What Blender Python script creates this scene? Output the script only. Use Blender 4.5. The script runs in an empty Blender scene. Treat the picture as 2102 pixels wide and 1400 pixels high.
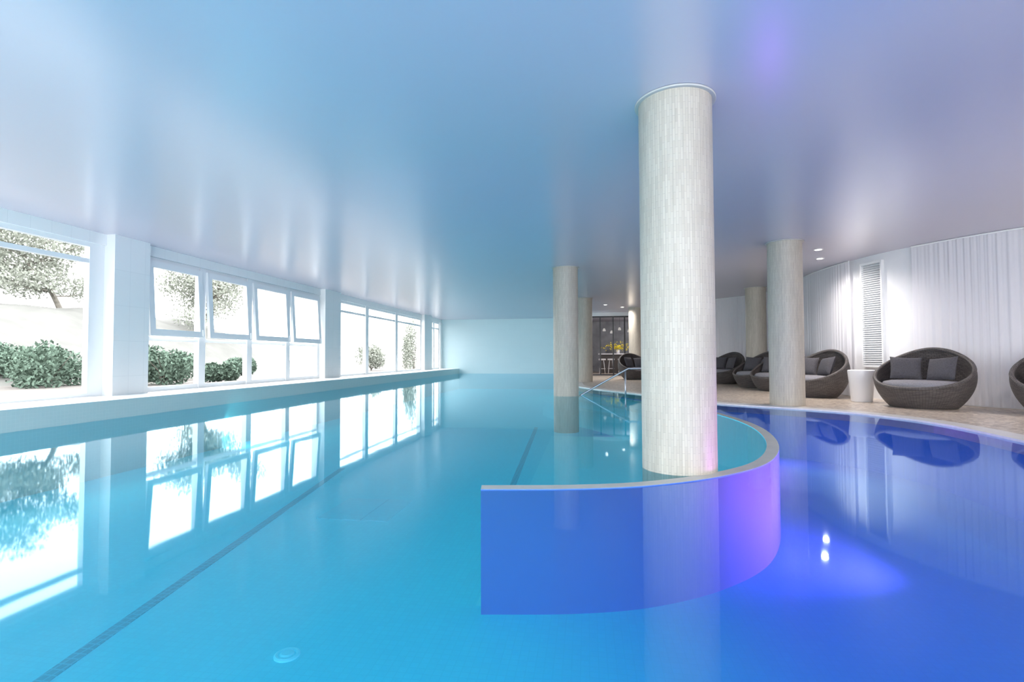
import bpy, math, random
from mathutils import Vector, Matrix
random.seed(7)
scene = bpy.context.scene
COL = scene.collection
scene.view_settings.view_transform = 'Standard'
scene.view_settings.look = 'None'
scene.view_settings.exposure = 0.0

# ------------------------------------------------------------------ materials
def new_mat(name):
    m = bpy.data.materials.new(name); m.use_nodes = True
    nt = m.node_tree
    b = nt.nodes.get('Principled BSDF')
    return m, nt, b

def simple(name, col, rough=0.5, metal=0.0, var=0.0, scale=20.0, bump=0.0, spec=None, emis=None, estr=0.0):
    m, nt, b = new_mat(name)
    b.inputs['Base Color'].default_value = (*col, 1)
    b.inputs['Roughness'].default_value = rough
    b.inputs['Metallic'].default_value = metal
    if spec is not None: b.inputs['Specular IOR Level'].default_value = spec
    if emis:
        b.inputs['Emission Color'].default_value = (*emis, 1)
        b.inputs['Emission Strength'].default_value = estr
    if var > 0 or bump > 0:
        tc = nt.nodes.new('ShaderNodeTexCoord')
        n = nt.nodes.new('ShaderNodeTexNoise'); n.inputs['Scale'].default_value = scale
        n.inputs['Detail'].default_value = 4
        nt.links.new(tc.outputs['Object'], n.inputs['Vector'])
        if var > 0:
            r = nt.nodes.new('ShaderNodeValToRGB')
            r.color_ramp.elements[0].position = 0.3; r.color_ramp.elements[1].position = 0.7
            r.color_ramp.elements[0].color = (*[max(0, c*(1-var)) for c in col], 1)
            r.color_ramp.elements[1].color = (*[min(1, c*(1+var)) for c in col], 1)
            nt.links.new(n.outputs['Fac'], r.inputs['Fac'])
            nt.links.new(r.outputs['Color'], b.inputs['Base Color'])
        if bump > 0:
            bp = nt.nodes.new('ShaderNodeBump'); bp.inputs['Strength'].default_value = bump
            bp.inputs['Distance'].default_value = 0.02
            nt.links.new(n.outputs['Fac'], bp.inputs['Height'])
            nt.links.new(bp.outputs['Normal'], b.inputs['Normal'])
    return m

def tile_mat(name, c1, c2, mortar, bw, bh, ms=0.004, rough=0.3, uv=False, offset=0.0, bump=0.1, rot=None, glow=0.0, streak=False):
    m, nt, b = new_mat(name)
    tc = nt.nodes.new('ShaderNodeTexCoord')
    br = nt.nodes.new('ShaderNodeTexBrick')
    br.offset = offset
    br.inputs['Color1'].default_value = (*c1, 1)
    br.inputs['Color2'].default_value = (*c2, 1)
    br.inputs['Mortar'].default_value = (*mortar, 1)
    br.inputs['Scale'].default_value = 1.0
    br.inputs['Brick Width'].default_value = bw
    br.inputs['Row Height'].default_value = bh
    br.inputs['Mortar Size'].default_value = ms
    src = tc.outputs['UV'] if uv else tc.outputs['Object']
    if rot:
        mp = nt.nodes.new('ShaderNodeMapping'); mp.inputs['Rotation'].default_value = rot
        nt.links.new(src, mp.inputs['Vector']); src = mp.outputs['Vector']
    nt.links.new(src, br.inputs['Vector'])
    col = br.outputs['Color']
    if streak:
        mp2 = nt.nodes.new('ShaderNodeMapping'); mp2.inputs['Scale'].default_value = (45, 1.6, 1)
        nt.links.new(tc.outputs['UV'], mp2.inputs['Vector'])
        ns = nt.nodes.new('ShaderNodeTexNoise'); ns.inputs['Scale'].default_value = 1.0; ns.inputs['Detail'].default_value = 3
        nt.links.new(mp2.outputs['Vector'], ns.inputs['Vector'])
        mr = nt.nodes.new('ShaderNodeMapRange'); mr.inputs['From Min'].default_value = .3; mr.inputs['From Max'].default_value = .7
        mr.inputs['To Min'].default_value = .86; mr.inputs['To Max'].default_value = 1.06
        nt.links.new(ns.outputs['Fac'], mr.inputs['Value'])
        mu = nt.nodes.new('ShaderNodeMix'); mu.data_type = 'RGBA'; mu.blend_type = 'MULTIPLY'; mu.inputs['Factor'].default_value = 1
        nt.links.new(col, mu.inputs['A']); nt.links.new(mr.outputs['Result'], mu.inputs['B'])
        col = mu.outputs['Result']
    nt.links.new(col, b.inputs['Base Color'])
    if glow:
        nt.links.new(br.outputs['Color'], b.inputs['Emission Color'])
        b.inputs['Emission Strength'].default_value = glow
    b.inputs['Roughness'].default_value = rough
    if bump:
        bp = nt.nodes.new('ShaderNodeBump'); bp.inputs['Strength'].default_value = bump
        bp.inputs['Distance'].default_value = 0.003; bp.invert = True
        nt.links.new(br.outputs['Fac'], bp.inputs['Height'])
        nt.links.new(bp.outputs['Normal'], b.inputs['Normal'])
    return m

GLOW = .20  # submerged tiles, lane lines and fittings emit faintly, imitating light scattered in water
M_white = simple('white_paint', (0.86, 0.86, 0.88), 0.5, var=0.02, scale=3)
M_frame = simple('white_window_frame', (0.88, 0.89, 0.90), 0.35)
M_collar = simple('column_collar_paint', (0.55, 0.53, 0.50), 0.6)
M_pillar = tile_mat('white_wall_tile', (0.89,.90,.895), (0.87, .885, .88), (.78, .80, .80), 0.6, 0.3, 0.003, 0.3, rot=(0, math.radians(90), 0))
M_endwall = tile_mat('pale_aqua_wall', (0.62, .78, .82), (0.61, .77, .81), (.59, .75, .80), 0.6, 0.3, 0.003, 0.4, rot=(math.radians(90), 0, 0))
M_ledge = tile_mat('teal_ledge_tile', (0.60, .70, .68), (0.58, .69, .67), (.63, .72, .70), 0.05, 0.05, 0.003, 0.4, rot=(0, math.radians(90), 0))
M_ledgetop = simple('pale_stone_ledge', (.86, .88, .87), .5, var=.03)
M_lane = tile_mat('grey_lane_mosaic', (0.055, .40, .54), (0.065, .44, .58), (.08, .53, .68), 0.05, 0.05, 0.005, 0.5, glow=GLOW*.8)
M_weir = simple('pale_weir_stone', (0.58, .56, .50), .4, var=.06, scale=6)
M_weirface = simple('weir_mosaic', (0.10, .23, .66), .6)
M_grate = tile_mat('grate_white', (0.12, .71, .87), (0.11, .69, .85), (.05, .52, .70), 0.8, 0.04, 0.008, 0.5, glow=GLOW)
M_coping = simple('pale_stone_coping', (.80, .76, .72), .3, var=.05, scale=15)
M_steel = simple('brushed_steel', (.42, .44, .48), .35, metal=1.0)
M_black = simple('black_metal', (.03, .03, .035), .4)
M_darkroom = simple('bar_room_plaster', (.36, .37, .40), .6, var=.3, scale=2)
M_pillow = simple('charcoal_fabric', (.08, .075, .085), .9, var=.2, scale=60, bump=.2)
M_cushion = simple('grey_seat_fabric', (.26, .25, .27), .9, var=.15, scale=50, bump=.2)
M_stool = simple('white_ceramic', (.85, .84, .86), .35)
M_bark = simple('bark', (.15, .14, .12), .9, var=.3, scale=8, bump=.5)
M_hill = simple('pale_dry_slope', (.145, .148, .138), .95, var=.12, scale=1.2, bump=.5)
M_ground = simple('pale_gravel', (.145, .135, .125), .95, var=.12, scale=2)
M_lemon = simple('lemon_yellow', (.8, .65, .03), .5)
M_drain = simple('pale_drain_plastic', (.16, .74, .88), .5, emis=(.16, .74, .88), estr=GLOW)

def floor_mat():
    # aqua mosaic; blue along x is painted lamp light, emission imitates lit water
    m, nt, b = new_mat('pool_mosaic')
    tc = nt.nodes.new('ShaderNodeTexCoord')
    sx = nt.nodes.new('ShaderNodeSeparateXYZ'); nt.links.new(tc.outputs['Object'], sx.inputs[0])
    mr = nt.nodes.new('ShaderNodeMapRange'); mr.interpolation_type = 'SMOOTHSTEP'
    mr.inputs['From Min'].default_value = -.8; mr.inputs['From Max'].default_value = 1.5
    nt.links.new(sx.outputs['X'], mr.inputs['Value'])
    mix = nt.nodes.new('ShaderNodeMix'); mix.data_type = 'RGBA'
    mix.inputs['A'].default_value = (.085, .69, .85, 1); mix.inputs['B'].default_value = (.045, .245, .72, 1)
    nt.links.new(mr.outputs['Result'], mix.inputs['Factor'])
    br = nt.nodes.new('ShaderNodeTexBrick'); br.offset = 0
    br.inputs['Scale'].default_value = 1; br.inputs['Brick Width'].default_value = .05; br.inputs['Row Height'].default_value = .05
    br.inputs['Mortar Size'].default_value = .003
    br.inputs['Color1'].default_value = (1,1,1,1); br.inputs['Color2'].default_value = (.95,.97,.98,1); br.inputs['Mortar'].default_value = (.9,.95,.96,1)
    nt.links.new(tc.outputs['Object'], br.inputs['Vector'])
    mu = nt.nodes.new('ShaderNodeMix'); mu.data_type = 'RGBA'; mu.blend_type = 'MULTIPLY'; mu.inputs['Factor'].default_value = 1
    nt.links.new(mix.outputs['Result'], mu.inputs['A']); nt.links.new(br.outputs['Color'], mu.inputs['B'])
    nt.links.new(mu.outputs['Result'], b.inputs['Base Color'])
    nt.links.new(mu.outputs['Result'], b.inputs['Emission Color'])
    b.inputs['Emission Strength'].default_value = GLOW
    b.inputs['Roughness'].default_value = .6
    return m
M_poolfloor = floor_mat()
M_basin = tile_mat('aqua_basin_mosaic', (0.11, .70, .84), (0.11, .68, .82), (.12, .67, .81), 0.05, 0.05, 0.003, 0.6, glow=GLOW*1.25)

def leaf_mat(name, c):
    m, nt, b = new_mat(name)
    g = nt.nodes.new('ShaderNodeNewGeometry')
    r = nt.nodes.new('ShaderNodeValToRGB')
    r.color_ramp.elements[0].color = (*[x*.7 for x in c], 1)
    r.color_ramp.elements[1].color = (*[min(1, x*1.3) for x in c], 1)
    nt.links.new(g.outputs['Random Per Island'], r.inputs['Fac'])
    nt.links.new(r.outputs['Color'], b.inputs['Base Color'])
    b.inputs['Roughness'].default_value = .9
    b.inputs['Specular IOR Level'].default_value = .1
    return m
M_leaf = leaf_mat('shrub_leaves', (.11, .16, .125))
M_leaf2 = leaf_mat('pine_needles', (.27, .29, .25))

M_column = tile_mat('cream_stick_mosaic', (0.57, .515, .435), (0.50, .445, .37), (.43, .385, .325), 0.10, 0.02, 0.0016, 0.45, uv=True, offset=0.5, bump=0.12, rot=(0, 0, math.radians(90)), streak=True)

def ceiling_mat():
    m, nt, b = new_mat('satin_ceiling')
    b.inputs['Base Color'].default_value = (.63, .585, .67, 1)
    b.inputs['Roughness'].default_value = .26
    b.inputs['IOR'].default_value = 2.5
    return m
M_ceil = ceiling_mat()

def water_mat():
    m = bpy.data.materials.new('pool_water'); m.use_nodes = True
    nt = m.node_tree; nt.nodes.clear()
    out = nt.nodes.new('ShaderNodeOutputMaterial')
    mix = nt.nodes.new('ShaderNodeMixShader')
    tr = nt.nodes.new('ShaderNodeBsdfTransparent'); tr.inputs['Color'].default_value = (.75, .97, .99, 1)
    gl = nt.nodes.new('ShaderNodeBsdfGlossy'); gl.inputs['Roughness'].default_value = .035
    gl.inputs['Color'].default_value = (.76, .93, 1, 1)
    fr = nt.nodes.new('ShaderNodeFresnel'); fr.inputs['IOR'].default_value = 1.35
    tc = nt.nodes.new('ShaderNodeTexCoord')
    n = nt.nodes.new('ShaderNodeTexNoise'); n.inputs['Scale'].default_value = 1.5; n.inputs['Detail'].default_value = 2
    nt.links.new(tc.outputs['Object'], n.inputs['Vector'])
    bp = nt.nodes.new('ShaderNodeBump'); bp.inputs['Strength'].default_value = .03; bp.inputs['Distance'].default_value = .02
    nt.links.new(n.outputs['Fac'], bp.inputs['Height'])
    nt.links.new(bp.outputs['Normal'], gl.inputs['Normal'])
    nt.links.new(fr.outputs['Fac'], mix.inputs['Fac'])
    nt.links.new(tr.outputs[0], mix.inputs[1]); nt.links.new(gl.outputs[0], mix.inputs[2])
    nt.links.new(mix.outputs[0], out.inputs['Surface'])
    return m
M_water = water_mat()

def pebble_mat():
    m, nt, b = new_mat('pebbled_deck')
    tc = nt.nodes.new('ShaderNodeTexCoord')
    v = nt.nodes.new('ShaderNodeTexVoronoi'); v.inputs['Scale'].default_value = 22
    nt.links.new(tc.outputs['Object'], v.inputs['Vector'])
    s = nt.nodes.new('ShaderNodeSeparateColor'); nt.links.new(v.outputs['Color'], s.inputs['Color'])
    r = nt.nodes.new('ShaderNodeValToRGB')
    r.color_ramp.elements[0].color = (.38, .30, .24, 1); r.color_ramp.elements[1].color = (.78, .67, .55, 1)
    nt.links.new(s.outputs['Red'], r.inputs['Fac']); nt.links.new(r.outputs['Color'], b.inputs['Base Color'])
    b.inputs['Roughness'].default_value = .3
    bp = nt.nodes.new('ShaderNodeBump'); bp.inputs['Strength'].default_value = .3; bp.inputs['Distance'].default_value = .004
    bp.invert = True
    nt.links.new(v.outputs['Distance'], bp.inputs['Height']); nt.links.new(bp.outputs['Normal'], b.inputs['Normal'])
    return m
M_deck = pebble_mat()

def curtain_mat():
    m, nt, b = new_mat('sheer_white_curtain')
    b.inputs['Base Color'].default_value = (.93, .91, .94, 1)
    b.inputs['Roughness'].default_value = .9
    tl = nt.nodes.new('ShaderNodeBsdfTranslucent'); tl.inputs['Color'].default_value = (.93, .92, .95, 1)
    mx = nt.nodes.new('ShaderNodeMixShader'); mx.inputs['Fac'].default_value = .35
    out = nt.nodes.get('Material Output')
    nt.links.new(b.outputs[0], mx.inputs[1]); nt.links.new(tl.outputs[0], mx.inputs[2])
    nt.links.new(mx.outputs[0], out.inputs['Surface'])
    return m
M_curtain = curtain_mat()

def wicker_mat():
    m, nt, b = new_mat('charcoal_wicker')
    tc = nt.nodes.new('ShaderNodeTexCoord')
    br = nt.nodes.new('ShaderNodeTexBrick'); br.offset = .5
    br.inputs['Scale'].default_value = 1.0
    br.inputs['Brick Width'].default_value = .09; br.inputs['Row Height'].default_value = .026
    br.inputs['Mortar Size'].default_value = .004; br.inputs['Mortar Smooth'].default_value = .6
    br.inputs['Color1'].default_value = (.15, .128, .122, 1); br.inputs['Color2'].default_value = (.088, .076, .074, 1)
    br.inputs['Mortar'].default_value = (.018, .016, .016, 1)
    nt.links.new(tc.outputs['UV'], br.inputs['Vector'])
    nt.links.new(br.outputs['Color'], b.inputs['Base Color'])
    b.inputs['Roughness'].default_value = .55
    bp = nt.nodes.new('ShaderNodeBump'); bp.inputs['Strength'].default_value = .8; bp.inputs['Distance'].default_value = .008; bp.invert = True
    nt.links.new(br.outputs['Fac'], bp.inputs['Height']); nt.links.new(bp.outputs['Normal'], b.inputs['Normal'])
    return m
M_wicker = wicker_mat()

def emit_mat(name, col, s):
    m = bpy.data.materials.new(name); m.use_nodes = True
    nt = m.node_tree; nt.nodes.clear()
    o = nt.nodes.new('ShaderNodeOutputMaterial'); e = nt.nodes.new('ShaderNodeEmission')
    e.inputs['Color'].default_value = (*col, 1); e.inputs['Strength'].default_value = s
    nt.links.new(e.outputs[0], o.inputs['Surface']); return m
M_lamp = emit_mat('warm_lamp', (1, .93, .85), 14)

# ------------------------------------------------------------------ mesh helpers
def mk(name, verts, faces, mat=None, parent=None, smooth=False, uvs=None, mats=None, fmat=None):
    me = bpy.data.meshes.new(name)
    me.from_pydata([tuple(v) for v in verts], [], faces)
    if mats:
        for m in mats: me.materials.append(m)
        for p, i in zip(me.polygons, fmat): p.material_index = i
    elif mat: me.materials.append(mat)
    if uvs:
        ul = me.uv_layers.new(name='UVMap')
        k = 0
        for f in uvs:
            for c in f:
                ul.data[k].uv = c; k += 1
    if smooth:
        for p in me.polygons: p.use_smooth = True
    me.update()
    o = bpy.data.objects.new(name, me)
    COL.objects.link(o)
    if parent: o.parent = parent
    return o

def struct(o, label=None, cat=None):
    o['kind'] = 'structure'
    if label: o['label'] = label
    if cat: o['category'] = cat
    return o

def tag(o, label, cat, group=None, kind=None):
    o['label'] = label; o['category'] = cat
    if group: o['group'] = group
    if kind: o['kind'] = kind
    return o

def empty(name, loc, rz=0):
    e = bpy.data.objects.new(name, None); e.location = loc; e.rotation_euler = (0, 0, rz)
    e.empty_display_size = .1
    COL.objects.link(e); return e

def boxes(lst):
    V, F = [], []
    for (x0, x1, y0, y1, z0, z1) in lst:
        n = len(V)
        V += [(x0,y0,z0),(x1,y0,z0),(x1,y1,z0),(x0,y1,z0),(x0,y0,z1),(x1,y0,z1),(x1,y1,z1),(x0,y1,z1)]
        F += [(n,n+3,n+2,n+1),(n+4,n+5,n+6,n+7),(n,n+1,n+5,n+4),(n+1,n+2,n+6,n+5),(n+2,n+3,n+7,n+6),(n+3,n,n+4,n+7)]
    return V, F

def bevel(o, w=.005, seg=2):
    md = o.modifiers.new('bevel', 'BEVEL'); md.width = w; md.segments = seg; md.limit_method = 'ANGLE'; return o

def catmull(P, n=10, closed=False):
    out = []
    P = [Vector(p) for p in P]
    for i in range(len(P)-1):
        p0 = P[i-1] if i > 0 else P[i]*2-P[i+1]
        p1, p2 = P[i], P[i+1]
        p3 = P[i+2] if i+2 < len(P) else P[i+1]*2-P[i]
        for k in range(n):
            t = k/n
            out.append(.5*((2*p1)+(-p0+p2)*t+(2*p0-5*p1+4*p2-p3)*t*t+(-p0+3*p1-3*p2+p3)*t**3))
    out.append(P[-1])
    return out

def tube(pts, radii, n=10, V=None, F=None, cap=True):
    if V is None: V, F = [], []
    pts = [Vector(p) for p in pts]
    if not isinstance(radii, (list, tuple)): radii = [radii]*len(pts)
    base = len(V)
    t0 = (pts[1]-pts[0]).normalized()
    up = Vector((0,0,1)) if abs(t0.z) < .9 else Vector((1,0,0))
    a = t0.cross(up).normalized()
    for i, p in enumerate(pts):
        if i == 0: t = pts[1]-pts[0]
        elif i == len(pts)-1: t = pts[-1]-pts[-2]
        else: t = (pts[i+1]-pts[i]).normalized()+(pts[i]-pts[i-1]).normalized()
        t.normalize()
        a = (a-t*a.dot(t)).normalized(); b = t.cross(a)
        for k in range(n):
            an = 2*math.pi*k/n
            V.append(tuple(p+(a*math.cos(an)+b*math.sin(an))*radii[i]))
    for i in range(len(pts)-1):
        for k in range(n):
            k2 = (k+1) % n
            F.append((base+i*n+k, base+i*n+k2, base+(i+1)*n+k2, base+(i+1)*n+k))
    if cap:
        F.append(tuple(base+k for k in range(n))[::-1])
        F.append(tuple(base+(len(pts)-1)*n+k for k in range(n)))
    return V, F

def lathe(profile, n=48, cx=0, cy=0, closed=False):
    V, F = [], []
    for (r, z) in profile:
        for k in range(n):
            a = 2*math.pi*k/n
            V.append((cx+r*math.cos(a), cy+r*math.sin(a), z))
    m = len(profile)
    for i in range(m-1 if not closed else m):
        j = (i+1) % m
        for k in range(n):
            k2 = (k+1) % n
            F.append((i*n+k, i*n+k2, j*n+k2, j*n+k))
    if not closed:
        F.append(tuple(range(n))[::-1])
        F.append(tuple((m-1)*n+k for k in range(n)))
    return V, F

# ------------------------------------------------------------------ dimensions
CEIL = 2.99; FLOOR = -0.83; DECK = 0.02
XW = -8.0; XL = -7.0; YE = 27.6; YB = -4.0

edge_pts = [(-.45,27.6),(-.45,22),(-.45,17.5),(-.3,15.6),(.35,14.0),(1.2,12.5),(1.75,11.2),(2.4,10.1),(3.25,9.45),(4.05,8.7),(4.5,7.5),(4.42,5.9),(4.2,4),(4.1,1.5),(4.1,-4)]
edge = [Vector((-.45,27.6)), Vector((-.45,22))] + catmull([Vector(p) for p in edge_pts[2:]], 8)
wall_pts = [(4.0,24.5),(4.2,21.5),(4.65,19.6),(5.7,18.2),(5.9,16.5),(5.8,15),(5.68,13.5),(5.8,12.0),(6.15,10.85),(7.0,9.55),(8.2,8.65),(8.9,7.2),(9.0,4),(9,-4)]
WN = 12
wall = catmull([Vector(p) for p in wall_pts], WN)

# ------------------------------------------------------------------ setting
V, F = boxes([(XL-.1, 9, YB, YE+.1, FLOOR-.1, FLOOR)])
o = struct(mk('floor', V, F, M_poolfloor), 'aqua mosaic floor of the swimming pool with blue lamp light in its colour', 'pool floor')
def strip(edgeA, edgeB, z0, z1, name, mat):
    V = []; F = []
    m = len(edgeA)
    for a, b in zip(edgeA, edgeB):
        V += [(a.x,a.y,z1),(b.x,b.y,z1),(b.x,b.y,z0),(a.x,a.y,z0)]
    for i in range(m-1):
        for k in range(4):
            k2 = (k+1) % 4
            F.append((i*4+k, i*4+k2, (i+1)*4+k2, (i+1)*4+k))
    F.append((0,1,2,3)); F.append((m*4-4, m*4-1, m*4-2, m*4-3))
    return mk(name, V, F, mat)
def normals2(path, side):
    out = []
    for i, p in enumerate(path):
        a = path[max(0,i-1)]; b = path[min(len(path)-1,i+1)]
        t = (b-a).normalized(); nn = Vector((t.y,-t.x))*side
        out.append(nn)
    return out
en = normals2(edge, 1)
if en[0].x < 0: en = [-q for q in en]
cop_out = [p+q*.28 for p, q in zip(edge, en)]
o = strip(edge, cop_out, -.12, DECK+.004, 'trim_1', M_coping)
struct(o, 'pale stone coping along the curved pool edge', 'coping')
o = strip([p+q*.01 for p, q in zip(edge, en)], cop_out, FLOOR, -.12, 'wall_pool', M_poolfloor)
struct(o, 'mosaic side wall of the pool with blue lamp light in its colour', 'pool wall')
V = []; F = []
for p in cop_out: V += [(p.x+.0, p.y, DECK), (9.3, p.y, DECK)]
for i in range(len(cop_out)-1): F.append((2*i, 2*i+1, 2*i+3, 2*i+2))
struct(mk('floor_deck', V, F, M_deck), 'beige pebbled stone pool deck', 'deck floor')

V, F = boxes([(XW-.3, 9.3, YB, 32, CEIL, CEIL+.15)])
struct(mk('ceiling', V, F, M_ceil), 'satin blue-grey reflective ceiling', 'ceiling')
V, F = boxes([(XW-.2, -.1, YE, YE+.2, FLOOR, CEIL)])
struct(mk('wall_end', V, F, M_endwall), 'pale aqua end wall of the pool hall', 'wall')
V, F = boxes([(-.1, .1, 24.5, YE+.2, DECK, CEIL)])
struct(mk('wall_return', V, F, M_white), 'white return wall beside the glazing', 'wall')
PIL = [(7.5, 8.2), (14.5, 15.5), (24.1, 25.3), (0.6, 1.3)]
lst = [(XW-.25, XW, YB, YE, 2.80, CEIL), (XW-.25, XW, YB, YE, -.2, .27), (XW-.25, XW+.04, 27.2, YE, .27, 2.8)]
for a, b in PIL: lst.append((XW-.25, XW+.16, a, b, .27, CEIL))
V, F = boxes(lst)
struct(mk('wall_left', V, F, M_pillar), 'white tiled window wall with pillars', 'wall')
wn = normals2(wall, 1)
if wn[0].x < 0: wn = [-q for q in wn]
o = strip(wall, [p+q*.2 for p, q in zip(wall, wn)], -.05, CEIL, 'wall_right', M_white)
struct(o, 'white curved wall behind the curtains', 'wall')

V, F = boxes([(XW+.0, XL, YB, YE, FLOOR, .28)])
fm = [0]*len(F)
fm[1] = 1
o = mk('trim_2', V, F, mats=[M_ledge, M_ledgetop], fmat=fm)
struct(o, 'teal tiled ledge along the windows', 'ledge')

def window(name, y0, y1, mull, transoms, label, fw=.08, fs=None, mh=.06):
    fs = fs or fw
    z0, z1 = .27, 2.80
    xo, xi = XW-.14, XW-.04
    L = [(xo, xi, y0, y1, z0, z0+fw), (xo, xi, y0, y1, z1-fw, z1), (xo, xi, y0, y0+fs, z0+fw, z1-fw), (xo, xi, y1-fs, y1, z0+fw, z1-fw)]
    for m in mull: L.append((xo+.003, xi+.02, m-mh, m+mh, z0+.002, z1-.002))
    for t in transoms: L.append((xo+.006, xi-.006, y0+fs*.9, y1-fs*.9, t-.035, t+.035))
    V, F = boxes(L)
    o = mk(name, V, F, M_frame)
    struct(o, label, 'window'); return o
window('window_1', 1.3, 7.5, [4.2], [2.5], 'large white-framed window with a slim transom', fw=.07, fs=.26)
w2 = window('window_2', 8.2, 14.5, [9.72, 11.25, 12.85], [1.27], 'white-framed window bays with tilted upper sashes', fw=.10, mh=.09)
window('window_3', 15.5, 24.1, [17.9, 20.85], [2.45], 'tall white-framed window bays', mh=.13)
window('window_4', 25.3, 27.2, [26.2], [2.45], 'narrow white-framed window', mh=.1)
window('window_5', -4, .6, [-1.7], [2.5], 'white-framed window')
bays = [8.27, 9.67, 9.77, 11.2, 11.3, 12.8, 12.9, 14.43]
for i in range(4):
    a, b = bays[2*i]+.03, bays[2*i+1]-.03
    h = 1.40; w = .12
    L = [(0,.06,a,b,-h,-h+w),(0,.06,a,b,-w,0),(0,.06,a,a+w,-h+w,-w),(0,.06,b-w,b,-h+w,-w),
         (.06,.085,b-.06,b-.03,-h+.02,-h+.16)]
    V, F = boxes(L)
    s = mk('sash', V, F, M_frame, parent=w2)
    s.location = (XW-.04, 0, 2.72); s.rotation_euler = (0, math.radians(-3.5), 0)
    s['label'] = 'white tilted opening sash with handle'

GX0, GX1, GY = .1, 4.0, 24.5
L = [(GX0,GX1,GY,GY+.08,2.75,2.82),(GX0,GX1,GY,GY+.08,DECK,DECK+.06)]
for x in [.12, .62, 1.22, 1.75, 2.4, 3.1, 3.92]: L.append((x-.03, x+.03, GY+.001, GY+.079, DECK+.06, 2.75))
V, F = boxes(L)
struct(mk('window_6', V, F, M_black), 'black-framed glazed partition to the bar', 'window')
V, F = boxes([(GX0,GX1,GY,GY+.1,2.82,CEIL)])
struct(mk('trim_3', V, F, M_white), 'white lintel above the glazed partition', 'lintel')
V, F = boxes([(0,6,31,31.2,DECK,CEIL),(.1,.2,27.8,31,DECK,CEIL),(5.8,6,24.6,31,DECK,CEIL),(4.0,5.8,24.55,24.7,DECK,CEIL)])
struct(mk('wall_bar', V, F, M_darkroom), 'grey plaster walls of the bar room', 'wall')
V, F = boxes([(-.1,9.3,27.6,32,DECK-.1,DECK)])
struct(mk('floor_bar', V, F, M_deck), 'stone floor of the bar room', 'floor')

# ------------------------------------------------------------------ water
V = []; F = []
for p in edge: V += [(XL-.02, p.y, 0), (p.x+.02, p.y, 0)]
for i in range(len(edge)-1): F.append((2*i, 2*i+2, 2*i+3, 2*i+1))
o = mk('pool_water', V, F, M_water)
tag(o, 'still turquoise and blue swimming pool water', 'water', kind='stuff')

# ------------------------------------------------------------------ weir wall
weir = catmull([Vector(p) for p in [(-.72,3.43),(-.08,3.53),(.45,3.70),(1.0,4.05),(1.5,4.6),(1.88,5.45),(2.12,6.5),(2.17,7.5),(2.05,8.6),(1.85,9.6),(1.7,10.5),(1.72,11.25)]], 10)
nn = normals2(weir, 1)
if nn[0].y > 0: nn = [-q for q in nn]
inner = [p-q*.11 for p, q in zip(weir, nn)]
V = []; F = []; fm = []
for a, b in zip(weir, inner):
    V += [(a.x,a.y,.006),(b.x,b.y,.006),(b.x,b.y,FLOOR),(a.x,a.y,FLOOR)]
m = len(weir)
for i in range(m-1):
    for k in range(4):
        k2 = (k+1) % 4
        F.append((i*4+k, (i+1)*4+k, (i+1)*4+k2, i*4+k2)); fm.append(0 if k == 0 else (2 if k == 1 else 1))
F.append((0,1,2,3)); fm.append(1)
F.append((m*4-4, m*4-1, m*4-2, m*4-3)); fm.append(1)
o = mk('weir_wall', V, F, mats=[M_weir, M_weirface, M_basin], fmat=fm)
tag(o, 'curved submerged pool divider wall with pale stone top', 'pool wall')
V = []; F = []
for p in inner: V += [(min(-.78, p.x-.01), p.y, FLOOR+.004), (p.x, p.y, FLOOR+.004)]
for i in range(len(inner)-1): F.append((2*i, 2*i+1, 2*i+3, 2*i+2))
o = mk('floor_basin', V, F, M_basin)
struct(o, 'aqua mosaic floor inside the curved basin', 'pool floor')

# ------------------------------------------------------------------ columns
def column(x, y, z0, label):
    e = empty('column', (x, y, z0))
    H = CEIL-z0; r = .29; n = 64
    V = []; F = []; UV = []
    for i in range(2):
        for k in range(n):
            a = 2*math.pi*k/n; V.append((r*math.cos(a), r*math.sin(a), i*(H-.01)))
    C = 2*math.pi*r
    for k in range(n):
        k2 = (k+1) % n
        F.append((k, k2, n+k2, n+k))
        UV.append([(C*k/n,0),(C*(k+1)/n,0),(C*(k+1)/n,H),(C*k/n,H)])
    s = mk('shaft', V, F, M_column, parent=e, smooth=True, uvs=UV)
    V, F = lathe([(.285,H-.016),(.318,H-.016),(.321,H-.012),(.321,H-.003),(.285,H-.003)], 64, closed=True)
    c = mk('collar', V, F, M_collar, parent=e, smooth=False)
    c['label'] = 'thin pale collar ring at the ceiling'
    tag(e, label, 'column', group='round mosaic columns')
    return e
column(.73, 4.32, FLOOR, 'thick cream mosaic column rising beside the curved divider')
column(-.49, 12.0, FLOOR, 'cream mosaic column standing in the pool')
column(-.10, 18.4, DECK, 'cream mosaic column standing on the deck')
column(3.60, 9.98, DECK, 'cream mosaic column on the deck at the pool edge')
column(5.10, 16.5, DECK, 'cream mosaic column beside the white curtains')
column(2.05, 22.3, DECK, 'cream mosaic column near the glazed bar')

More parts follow.
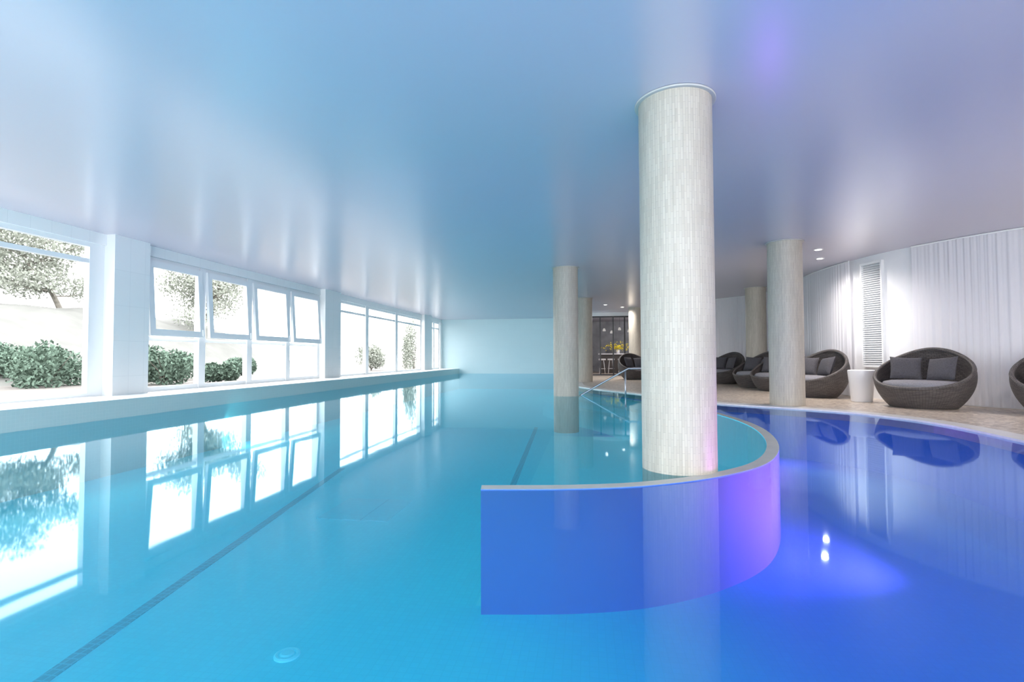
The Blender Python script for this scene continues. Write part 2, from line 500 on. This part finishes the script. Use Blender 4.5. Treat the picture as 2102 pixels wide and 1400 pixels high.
# ------------------------------------------------------------------ floor marks
def quadbar(name, p0, p1, w, z, mat, label, cat):
    p0 = Vector(p0); p1 = Vector(p1); t = (p1-p0).normalized(); q = Vector((t.y,-t.x))*w/2
    V = []
    for zz in (z, z+.006):
        for c in (p0+q, p0-q, p1-q, p1+q): V.append((c.x,c.y,zz))
    F = [(0,1,2,3),(4,7,6,5),(0,4,5,1),(1,5,6,2),(2,6,7,3),(3,7,4,0)]
    o = mk(name, V, F, mat); tag(o, label, cat); return o
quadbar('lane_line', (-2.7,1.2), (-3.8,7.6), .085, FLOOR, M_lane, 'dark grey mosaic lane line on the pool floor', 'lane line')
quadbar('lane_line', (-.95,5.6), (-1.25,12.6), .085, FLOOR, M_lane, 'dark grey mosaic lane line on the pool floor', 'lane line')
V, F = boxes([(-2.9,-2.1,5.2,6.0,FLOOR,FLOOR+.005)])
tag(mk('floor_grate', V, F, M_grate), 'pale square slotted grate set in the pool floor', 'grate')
e = empty('floor_drain', (-1.74, 2.81, FLOOR))
V, F = lathe([(.05,0),(.072,0),(.072,.008),(.062,.014),(.052,.012)], 32, closed=True)
mk('drain_ring', V, F, M_drain, parent=e)
V, F = lathe([(.001,0),(.04,0),(.04,.012),(.03,.018),(.001,.018)], 32)
mk('drain_cap', V, F, M_drain, parent=e)
tag(e, 'round pale inlet fitting on the pool floor', 'drain')

seg = [(p, q) for p, q in zip(edge, en) if 11.3 < p.y < 15.8]
for i, (d0, d1, z) in enumerate([(.70, 1.05, -.42), (.35, .69, -.28), (.0, .34, -.14)]):
    A = [p-q*d1 for p, q in seg]; B = [p-q*d0 for p, q in seg]
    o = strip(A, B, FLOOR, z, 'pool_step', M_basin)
    tag(o, 'submerged aqua mosaic step', 'step', group='submerged entry steps')

e = empty('handrail', (.9, 12.25, -.3))
V, F = tube(catmull([Vector(p) for p in [(-1.35,-.05,.1),(-1.05,-.05,.3),(-.05,0,.87),(.12,.02,.92),(.55,.08,.92),(.62,.1,.86),(.62,.1,.33)]], 6), .021, 10)
mk('rail', V, F, M_steel, parent=e, smooth=True)
V, F = tube([(-.02,0,.88),(-.02,0,.02)], .02, 10)
mk('post', V, F, M_steel, parent=e, smooth=True)
tag(e, 'brushed steel handrail at the pool entry steps', 'handrail')

# ------------------------------------------------------------------ curtains
def arc_curtain(i0, i1, z0, z1, label, pleat=.13, amp=.012, seedv=0):
    path = wall[i0:i1+1]; nrm = wn[i0:i1+1]
    d = [0]
    for a, b in zip(path[:-1], path[1:]): d.append(d[-1]+(b-a).length)
    Ltot = d[-1]; N = int(Ltot/pleat*12)
    cols = []
    for k in range(N+1):
        s = Ltot*k/N
        j = 0
        while j < len(d)-2 and d[j+1] < s: j += 1
        t = (s-d[j])/max(1e-6, d[j+1]-d[j])
        p = path[j].lerp(path[j+1], t); q = nrm[j].lerp(nrm[j+1], t).normalized()
        cols.append((p, q, s))
    V = []; F = []; R = 8
    for k, (p, q, s) in enumerate(cols):
        ph = 2*math.pi*s/pleat + 2.2*math.sin(s*3.1+seedv) + 1.6*math.sin(s*6.7)
        am = amp*(.6+.5*math.sin(s*2.3+seedv*2)+.35*math.sin(s*8.3+seedv))
        for r in range(R+1):
            z = z0+(z1-z0)*r/R
            f = 1.0-.5*(r/R)
            off = .085+am*f*math.sin(ph+.25*math.sin(z*2+s*3))+.35*am*math.sin(ph*2.1+s*4)
            V.append((p.x-q.x*off, p.y-q.y*off, z))
    for k in range(N):
        for r in range(R):
            a = k*(R+1)+r; F.append((a, a+1, a+R+2, a+R+1))
    e = empty('curtain', (path[0].x, path[0].y, z0))
    V = [(v[0]-path[0].x, v[1]-path[0].y, v[2]-z0) for v in V]
    mk('fabric', V, F, M_curtain, parent=e, smooth=True)
    Vt, Ft = tube([Vector((p.x-q.x*.085-path[0].x, p.y-q.y*.085-path[0].y, z1-z0+.012)) for p, q, s in cols[::8]], .014, 6)
    mk('track', Vt, Ft, M_frame, parent=e)
    tag(e, label, 'curtain', group='white pleated curtains')
    return e
zc0, zc1 = DECK+.02, CEIL-.03
arc_curtain(1*WN+3, 4*WN, zc0, zc1, 'white sheer pleated curtain along the curved wall', seedv=1)
arc_curtain(4*WN+1, 7*WN-1, zc0, zc1, 'white sheer pleated curtain along the curved wall', seedv=2)
arc_curtain(8*WN+1, 9*WN+6, zc0, zc1, 'white sheer pleated curtain along the curved wall', seedv=3)
arc_curtain(9*WN+7, 11*WN, zc0, zc1, 'white sheer pleated curtain along the curved wall', seedv=4)

pa, pb = Vector((5.8,12.0)), Vector((6.15,10.85))
gp = pa.lerp(pb, .37); gdir = (pb-pa).normalized(); gn = Vector((gdir.y,-gdir.x))
if gn.x > 0: gn = -gn
e = empty('vent_grille', (gp.x+gn.x*.07, gp.y+gn.y*.07, .66), math.atan2(gdir.y, gdir.x))
L = [(-.27,.27,-.04,.03,0,.05),(-.27,.27,-.04,.03,2.14,2.19),(-.27,-.23,-.04,.03,.05,2.14),(.23,.27,-.04,.03,.05,2.14)]
V, F = boxes(L); bevel(mk('frame', V, F, M_frame, parent=e), .004)
V = []; F = []
for i in range(46):
    z = .07+i*.045
    nb = len(V)
    V += [(-.23,-.03,z),(.23,-.03,z),(.23,.01,z+.022),(-.23,.01,z+.022),(-.23,-.03,z+.008),(.23,-.03,z+.008),(.23,.01,z+.03),(-.23,.01,z+.03)]
    F += [(nb,nb+1,nb+2,nb+3),(nb+4,nb+7,nb+6,nb+5),(nb,nb+4,nb+5,nb+1),(nb+1,nb+5,nb+6,nb+2),(nb+2,nb+6,nb+7,nb+3),(nb+3,nb+7,nb+4,nb)]
mk('slats', V, F, M_frame, parent=e)
V, F = boxes([(-.235,.235,.015,.03,.03,2.16)])
mk('backing', V, F, simple('vent_backing_grey', (.6,.6,.63), .8), parent=e)  # plain grey panel behind the slats
tag(e, 'tall white louvred ventilation grille on the wall', 'vent')

# ------------------------------------------------------------------ lounge chairs
def chair_shell():
    n, mrow = 72, 22
    V = []; F = []; UV = []
    def rim(th):
        c = (1+math.sin(th))/2
        return .33+.665*(c**1.3)
    def rad(z): return .46+.25*math.sin(math.pi*max(0, min(1, z/1.2))**.85)
    def pt(th, z, off=0):
        r = rad(z)-off
        return (r*1.0*math.cos(th), r*.84*math.sin(th)+.01+ .05*z, z)
    for layer in (0, 1):
        for i in range(mrow+1):
            for k in range(n):
                th = 2*math.pi*k/n
                z = rim(th)*i/mrow
                if layer == 1: z = max(z, .06)
                V.append(pt(th, z, .055*layer))
    S = (mrow+1)*n
    for i in range(mrow):
        for k in range(n):
            k2 = (k+1) % n
            F.append((i*n+k, i*n+k2, (i+1)*n+k2, (i+1)*n+k))
            z0 = i/mrow*.9; z1 = (i+1)/mrow*.9
            UV.append([(k/n*4.2,z0),((k+1)/n*4.2,z0),((k+1)/n*4.2,z1),(k/n*4.2,z1)])
            F.append((S+i*n+k, S+(i+1)*n+k, S+(i+1)*n+k2, S+i*n+k2))
            UV.append([(k/n*4.2,z0),(k/n*4.2,z1),((k+1)/n*4.2,z1),((k+1)/n*4.2,z0)])
    pts = [Vector(pt(2*math.pi*k/n, rim(2*math.pi*k/n), .027)) for k in range(n)]
    base = len(V); m = 10
    for k in range(n):
        p = pts[k]; t = (pts[(k+1) % n]-pts[k-1]).normalized()
        a = t.cross(Vector((0,0,1))).normalized(); b = t.cross(a)
        for j in range(m):
            an = 2*math.pi*j/m
            V.append(tuple(p+(a*math.cos(an)+b*math.sin(an))*.033))
    for k in range(n):
        k2 = (k+1) % n
        for j in range(m):
            j2 = (j+1) % m
            F.append((base+k*m+j, base+k*m+j2, base+k2*m+j2, base+k2*m+j))
            UV.append([(k*.06,j*.03),(k*.06,(j+1)*.03),((k+1)*.06,(j+1)*.03),((k+1)*.06,j*.03)])
    F.append(tuple(range(n))[::-1]); UV.append([(V[i][0], V[i][1]) for i in range(n)][::-1])
    return V, F, UV
def seat_cushion():
    prof = [(.001,.24),(.48,.24),(.55,.27),(.595,.33),(.60,.38),(.56,.43),(.45,.455),(.2,.465),(.001,.465)]
    V, F = lathe(prof, 56)
    V = [(x*.98, y*.82+.02, z) for x, y, z in V]
    return V, F
def pillow_mesh(name, w=.46, h=.42, t=.085):
    N = 16; V = []; F = []
    for s in (1, -1):
        for i in range(N+1):
            for j in range(N+1):
                u = -1+2*i/N; v = -1+2*j/N
                pin = 1-.07*(1-u*u)*abs(v)**3; pin2 = 1-.07*(1-v*v)*abs(u)**3
                zz = s*t*((1-abs(u)**3)*(1-abs(v)**3))**.5
                V.append((u*w/2*pin2, zz, v*h/2*pin))
    S = (N+1)**2
    for i in range(N):
        for j in range(N):
            a = i*(N+1)+j
            F.append((a, a+1, a+N+2, a+N+1))
            F.append((S+a, S+a+N+1, S+a+N+2, S+a+1))
    me = bpy.data.meshes.new(name); me.from_pydata(V, [], F); me.materials.append(M_pillow)
    for p in me.polygons: p.use_smooth = True
    return me
cv, cf, cuv = chair_shell()
sv, sf = seat_cushion()
base_chair = None; parts = []
PM = pillow_mesh('pillow')
chairs = [(5.66, 9.70, -.85), (4.86, 12.0, -1.15), (4.78, 13.9, -1.1), (4.70, 15.3, -1.2), (4.38, 17.55, -1.0), (1.88, 20.4, .5), (6.85, 8.3, -.6)]
for idx, (x, y, rz) in enumerate(chairs):
    if base_chair is None:
        e = empty('lounge_chair', (x, y, DECK), rz)
        a = mk('wicker_shell', cv, cf, M_wicker, parent=e, smooth=True, uvs=cuv)
        b = mk('seat_cushion', sv, sf, M_cushion, parent=e, smooth=True)
        b['label'] = 'grey fabric seat cushion'
        base_chair = e; parts = [a, b]
    else:
        e = base_chair.copy(); COL.objects.link(e)
        e.location = (x, y, DECK); e.rotation_euler = (0, 0, rz)
        for p in parts:
            q = p.copy(); q.parent = e; COL.objects.link(q)
    tag(e, 'round charcoal wicker nest lounge chair by the curtains', 'chair', group='wicker lounge chairs on the deck')
    Rz = Matrix.Rotation(rz, 4, 'Z')
    for (px, py, pz, ry, tilt, roll) in [(-.26, .10, .66, .45, -.38, .05), (.25, .10, .655, -.35, -.38, -.12)]:
        po = bpy.data.objects.new('pillow', PM); COL.objects.link(po)
        po.matrix_world = Matrix.Translation((x, y, DECK)) @ Rz @ Matrix.Translation((px, py, pz)) @ Matrix.Rotation(ry, 4, 'Z') @ Matrix.Rotation(tilt, 4, 'X') @ Matrix.Rotation(roll, 4, 'Y')
        tag(po, 'square charcoal fabric pillow on a wicker lounge chair', 'pillow', group='pillows on the lounge chairs')

e = empty('side_table', (5.22, 10.75, DECK))
V, F = lathe([(.001,0),(.165,0),(.175,.01),(.225,.58),(.225,.60),(.21,.61),(.001,.605)], 48)
o = mk('table_body', V, F, M_stool, parent=e, smooth=True)
md = o.modifiers.new('es', 'EDGE_SPLIT'); md.split_angle = math.radians(50)
tag(e, 'white tapered cylindrical side table beside a chair', 'side table')

# ------------------------------------------------------------------ ceiling downlights
def downlight(x, y, power=8):
    e = empty('downlight', (x, y, CEIL))
    V, F = lathe([(.06,-.001),(.085,-.001),(.085,-.008),(.06,-.012)], 32, closed=True)
    mk('trim_ring', V, F, M_frame, parent=e)
    V, F = lathe([(.001,-.004),(.06,-.004),(.06,-.006),(.001,-.006)], 32)
    mk('lamp_lens', V, F, M_lamp, parent=e)
    tag(e, 'small round recessed ceiling downlight', 'downlight', group='recessed ceiling downlights')
    ld = bpy.data.lights.new('downlight_lamp', 'SPOT'); ld.energy = power; ld.spot_size = 2.8; ld.spot_blend = .9
    ld.color = (1, .94, .90); ld.shadow_soft_size = .05
    lo = bpy.data.objects.new('downlight_lamp', ld); lo.location = (0, 0, -.03); lo.parent = e; COL.objects.link(lo)
for x, y in [(4.5,10.75),(4.95,11.75),(.74,20.8),(1.48,21.9),(7.0,6.8)]:
    downlight(x, y, 170)

# ------------------------------------------------------------------ bar room contents
e = empty('bar_counter', (2.0, 28.2, DECK))
V, F = boxes([(-1.3,1.3,-.3,.3,0,1.0)]); mk('counter_body', V, F, simple('dark_wood', (.05,.04,.035), .4), parent=e)
V, F = boxes([(-1.4,1.4,-.38,.38,1.0,1.05)]); bevel(mk('counter_top', V, F, M_white, parent=e), .01)
tag(e, 'dark bar counter with a white top', 'bar counter')
def bar_stool(x, y):
    e = empty('bar_stool', (x, y, DECK))
    V, F = lathe([(.001,.70),(.16,.70),(.18,.72),(.18,.76),(.16,.78),(.001,.78)], 24); mk('seat', V, F, M_stool, parent=e, smooth=True)
    for k in range(4):
        a = math.pi/4+k*math.pi/2
        V, F = tube([(.10*math.cos(a),.10*math.sin(a),.70),(.2*math.cos(a),.2*math.sin(a),0)], .015, 8)
        mk('leg', V, F, M_stool, parent=e, smooth=True)
    V, F = tube([(.16*math.cos(t*math.pi/12),.16*math.sin(t*math.pi/12),.28) for t in range(25)], .01, 6)
    mk('foot_ring', V, F, M_stool, parent=e)
    tag(e, 'white bar stool with splayed legs', 'bar stool', group='bar stools behind the glazing')
for x, y in [(.75,26.2),(1.2,26.6),(1.7,26.3),(2.25,26.6)]: bar_stool(x, y)
def pendant(x, y, z):
    e = empty('pendant_lamp', (x, y, CEIL))
    V, F = tube([(0,0,0),(0,0,z-CEIL+.08)], .006, 6); mk('cord', V, F, M_black, parent=e)
    V, F = lathe([(.001,z-CEIL+.1),(.04,z-CEIL+.09),(.07,z-CEIL+.02),(.08,z-CEIL-.05),(.001,z-CEIL-.05)], 24)
    mk('lamp_shade', V, F, emit_mat('pendant_glow', (1,.95,.9), .5), parent=e, smooth=True)
    tag(e, 'small pendant lamp above the bar', 'pendant lamp', group='pendant lamps above the bar')
for x, y, z in [(.9,27.4,2.3),(1.3,27.8,2.2),(1.7,27.5,2.35),(2.2,27.8,2.25)]: pendant(x, y, z)
e = empty('flower_arrangement', (1.65, 28.1, DECK+1.05))
V, F = lathe([(.001,0),(.08,0),(.11,.2),(.10,.2),(.001,.05)], 24); mk('vase', V, F, M_stool, parent=e, smooth=True)
V = []; F = []
rr = random.Random(17)
for i in range(240):
    c = Vector((rr.gauss(0,.32), rr.gauss(0,.12), .36+rr.gauss(0,.10)))
    a = Vector((rr.uniform(-1,1),rr.uniform(-1,1),rr.uniform(-1,1))).normalized(); b = a.orthogonal().normalized()
    nb = len(V); s = .035
    V += [tuple(c+a*s), tuple(c+b*s), tuple(c-a*s), tuple(c-b*s)]; F.append((nb,nb+1,nb+2,nb+3))
mk('yellow_flowers', V, F, M_lemon, parent=e)['kind'] = 'stuff'
tag(e, 'yellow flowers in a white vase on the bar', 'flowers')
bl = bpy.data.lights.new('bar_light', 'POINT'); bl.energy = 110; bl.shadow_soft_size = .02; bl.color = (1,.97,.95)
bo = bpy.data.objects.new('bar_light', bl); bo.location = (2.6, 26.4, 2.8); COL.objects.link(bo)

# ------------------------------------------------------------------ outdoors
V, F = boxes([(-90, XW-.25, -40, 120, -.3, .02)])
struct(mk('ground', V, F, M_ground), 'pale gravel ground outside the windows', 'ground')
V = []; F = []; NX, NY = 34, 54
for i in range(NX+1):
    for j in range(NY+1):
        x = -14-i*1.2; y = -16+j*1.3
        k = min(1, max(0, (-x-18)/9)); k = k*k*(3-2*k)
        fall = min(1, max(0, (42-y)/13)); fall = fall*fall*(3-2*fall)
        z = -.05+3.6*k*fall+.12*math.sin(x*1.3+y*.7)*k+.1*math.sin(y*2.1+x*.4)*k
        V.append((x, y, z))
for i in range(NX):
    for j in range(NY):
        a = i*(NY+1)+j; F.append((a, a+1, a+NY+2, a+NY+1))
struct(mk('ground_slope', V, F, M_hill, smooth=True), 'pale grassy slope outside the windows', 'hillside')

def leaves(rr, clusters, count, size):
    V = []; F = []
    for i in range(count):
        (cx, cy, cz, rx, ry, rz_) = rr.choice(clusters)
        d = Vector((rr.gauss(0,1), rr.gauss(0,1), rr.gauss(0,1))).normalized()*(rr.random()**.4)
        c = Vector((cx+d.x*rx, cy+d.y*ry, cz+d.z*rz_))
        a = Vector((rr.uniform(-1,1),rr.uniform(-1,1),rr.uniform(-1,1))).normalized(); b = a.orthogonal().normalized()
        s = size*rr.uniform(.6,1.3); nb = len(V)
        V += [tuple(c+a*s), tuple(c+b*s*.4), tuple(c-a*s), tuple(c-b*s*.4)]; F.append((nb,nb+1,nb+2,nb+3))
    return V, F
def shrub(x, y, z, w, h, seed, mat=None):
    rr = random.Random(seed)
    e = empty('shrub', (x, y, z))
    cl = []
    for i in range(9):
        cl.append((rr.uniform(-w*.36,w*.36), rr.uniform(-w*.36,w*.36), rr.uniform(h*.22,h*.68), w*.24, w*.24, h*.33))
    V, F = leaves(rr, cl, 3600, .08)
    V = [(a, b, max(.0, c)) for a, b, c in V]
    mk('foliage', V, F, mat or M_leaf, parent=e)['kind'] = 'stuff'
    V, F = [], []
    for i in range(6):
        tube([(0,0,0),(rr.uniform(-.2,.2),rr.uniform(-.2,.2),h*.3),(rr.uniform(-w*.3,w*.3),rr.uniform(-w*.3,w*.3),h*.65)], [.03,.02,.01], 6, V, F)
    mk('stems', V, F, M_bark, parent=e)
    tag(e, 'dense rounded green shrub outside the window', 'shrub', group='shrubs outside the windows')
shrub(-17.0, 14.0, .0, 2.4, 1.5, 1)
shrub(-19.9, 14.9, .1, 2.8, 1.6, 2)
shrub(-13.9, 15.1, .0, 2.1, 1.4, 3)
shrub(-13.1, 17.2, .0, 1.5, 1.0, 4)
shrub(-16.6, 18.0, .0, 2.2, 1.2, 5)
shrub(-14.5, 33.0, .0, 2.0, 2.0, 6, M_leaf2)
shrub(-12.2, 35.0, .0, 1.6, 4.2, 7, M_leaf2)
def tree(x, y, z, H, lean, seed, spread=3.0, nleaf=5000):
    rr = random.Random(seed)
    e = empty('tree', (x, y, z))
    V, F = [], []
    trunk = [Vector((0,0,-.3)), Vector((lean[0]*.3,lean[1]*.3,H*.25)), Vector((lean[0]*.7,lean[1]*.7,H*.5)), Vector((lean[0],lean[1],H*.75))]
    tp = catmull(trunk, 5); tube(tp, [.14-.09*i/(len(tp)-1) for i in range(len(tp))], 8, V, F)
    cl = []
    for i in range(18):
        s = tp[rr.randint(4, len(tp)-1)]
        en_ = s+Vector((rr.uniform(-spread,spread), rr.uniform(-spread,spread), rr.uniform(.2,H*.35)))
        mid = (s+en_)/2+Vector((rr.uniform(-.3,.3),rr.uniform(-.3,.3),-.15))
        bp_ = catmull([s, mid, en_], 4)
        tube(bp_, [.05-.038*k/(len(bp_)-1) for k in range(len(bp_))], 6, V, F)
        for t in range(3):
            c = mid.lerp(en_, rr.uniform(.2,1.1)); cl.append((c.x, c.y, c.z+.1, 1.2, 1.2, .65))
    mk('trunk', V, F, M_bark, parent=e, smooth=True)
    V, F = leaves(rr, cl, nleaf, .10)
    mk('foliage', V, F, M_leaf2, parent=e)['kind'] = 'stuff'
    tag(e, 'leaning pine tree with sparse crown outdoors', 'tree', group='trees outside the windows')
tree(-26.5, 22.6, 3.2, 4.6, (-1.8,-.9), 11, 2.8, 11000)
tree(-24.0, 28.8, 2.2, 4.4, (1.0,.5), 12, 2.3, 8000)
tree(-37.0, 24.0, 3.5, 4.8, (1.0,1.0), 13, 2.6, 9000)

# ------------------------------------------------------------------ lights
w = bpy.data.worlds.new('World'); scene.world = w; w.use_nodes = True
bg = w.node_tree.nodes['Background']; bg.inputs['Color'].default_value = (.98, .985, 1, 1); bg.inputs['Strength'].default_value = 6.8

def area(name, loc, target, size, energy, col, shape='DISK', sy=None, spread=None):
    l = bpy.data.lights.new(name, 'AREA'); l.shape = shape; l.size = size
    if sy: l.size_y = sy
    if spread: l.spread = math.radians(spread)
    l.energy = energy; l.color = col
    o = bpy.data.objects.new(name, l); o.location = loc
    o.rotation_euler = (Vector(target)-Vector(loc)).to_track_quat('-Z', 'Y').to_euler()
    COL.objects.link(o); return o
VIO = (1.0, .18, .9); VIO2 = (.5, .1, 1.0); CY = (.15, .85, 1.0)
area('pool_lamp_violet', (2.75, 4.1, -.30), (1.6, 4.85, -.34), .25, 26, VIO, spread=95)
area('pool_lamp_violet', (3.15, 9.2, -.25), (2.9, 7.6, -.83), .2, 8, VIO2)
for y in (-3.0, 3.2, 9):
    area('pool_fill_cyan', (-6.9, y, -.45), (-5.6, y+2.5, -.83), .4, 9, CY)  # added cyan fill without fixtures, turned from the camera, to brighten the water
area('end_wall_fill', (-4.2, 25.2, 2.9), (-4.2, 27.6, 1.0), 6.5, 18, (.78, .96, 1), 'RECTANGLE', .3)  # added unseen wash that lifts the far wall, no fixture there

# ------------------------------------------------------------------ camera
cd = bpy.data.cameras.new('camera'); cd.lens = 18.0; cd.sensor_width = 36; cd.clip_end = 500
co = bpy.data.objects.new('camera', cd); COL.objects.link(co)
M = Matrix.Translation((0,0,.9)) @ Matrix.Rotation(math.radians(8.34), 4, 'Z') @ Matrix.Rotation(math.radians(90+1.8), 4, 'X') @ Matrix.Rotation(math.radians(-.2), 4, 'Z')
co.matrix_world = M
scene.camera = co
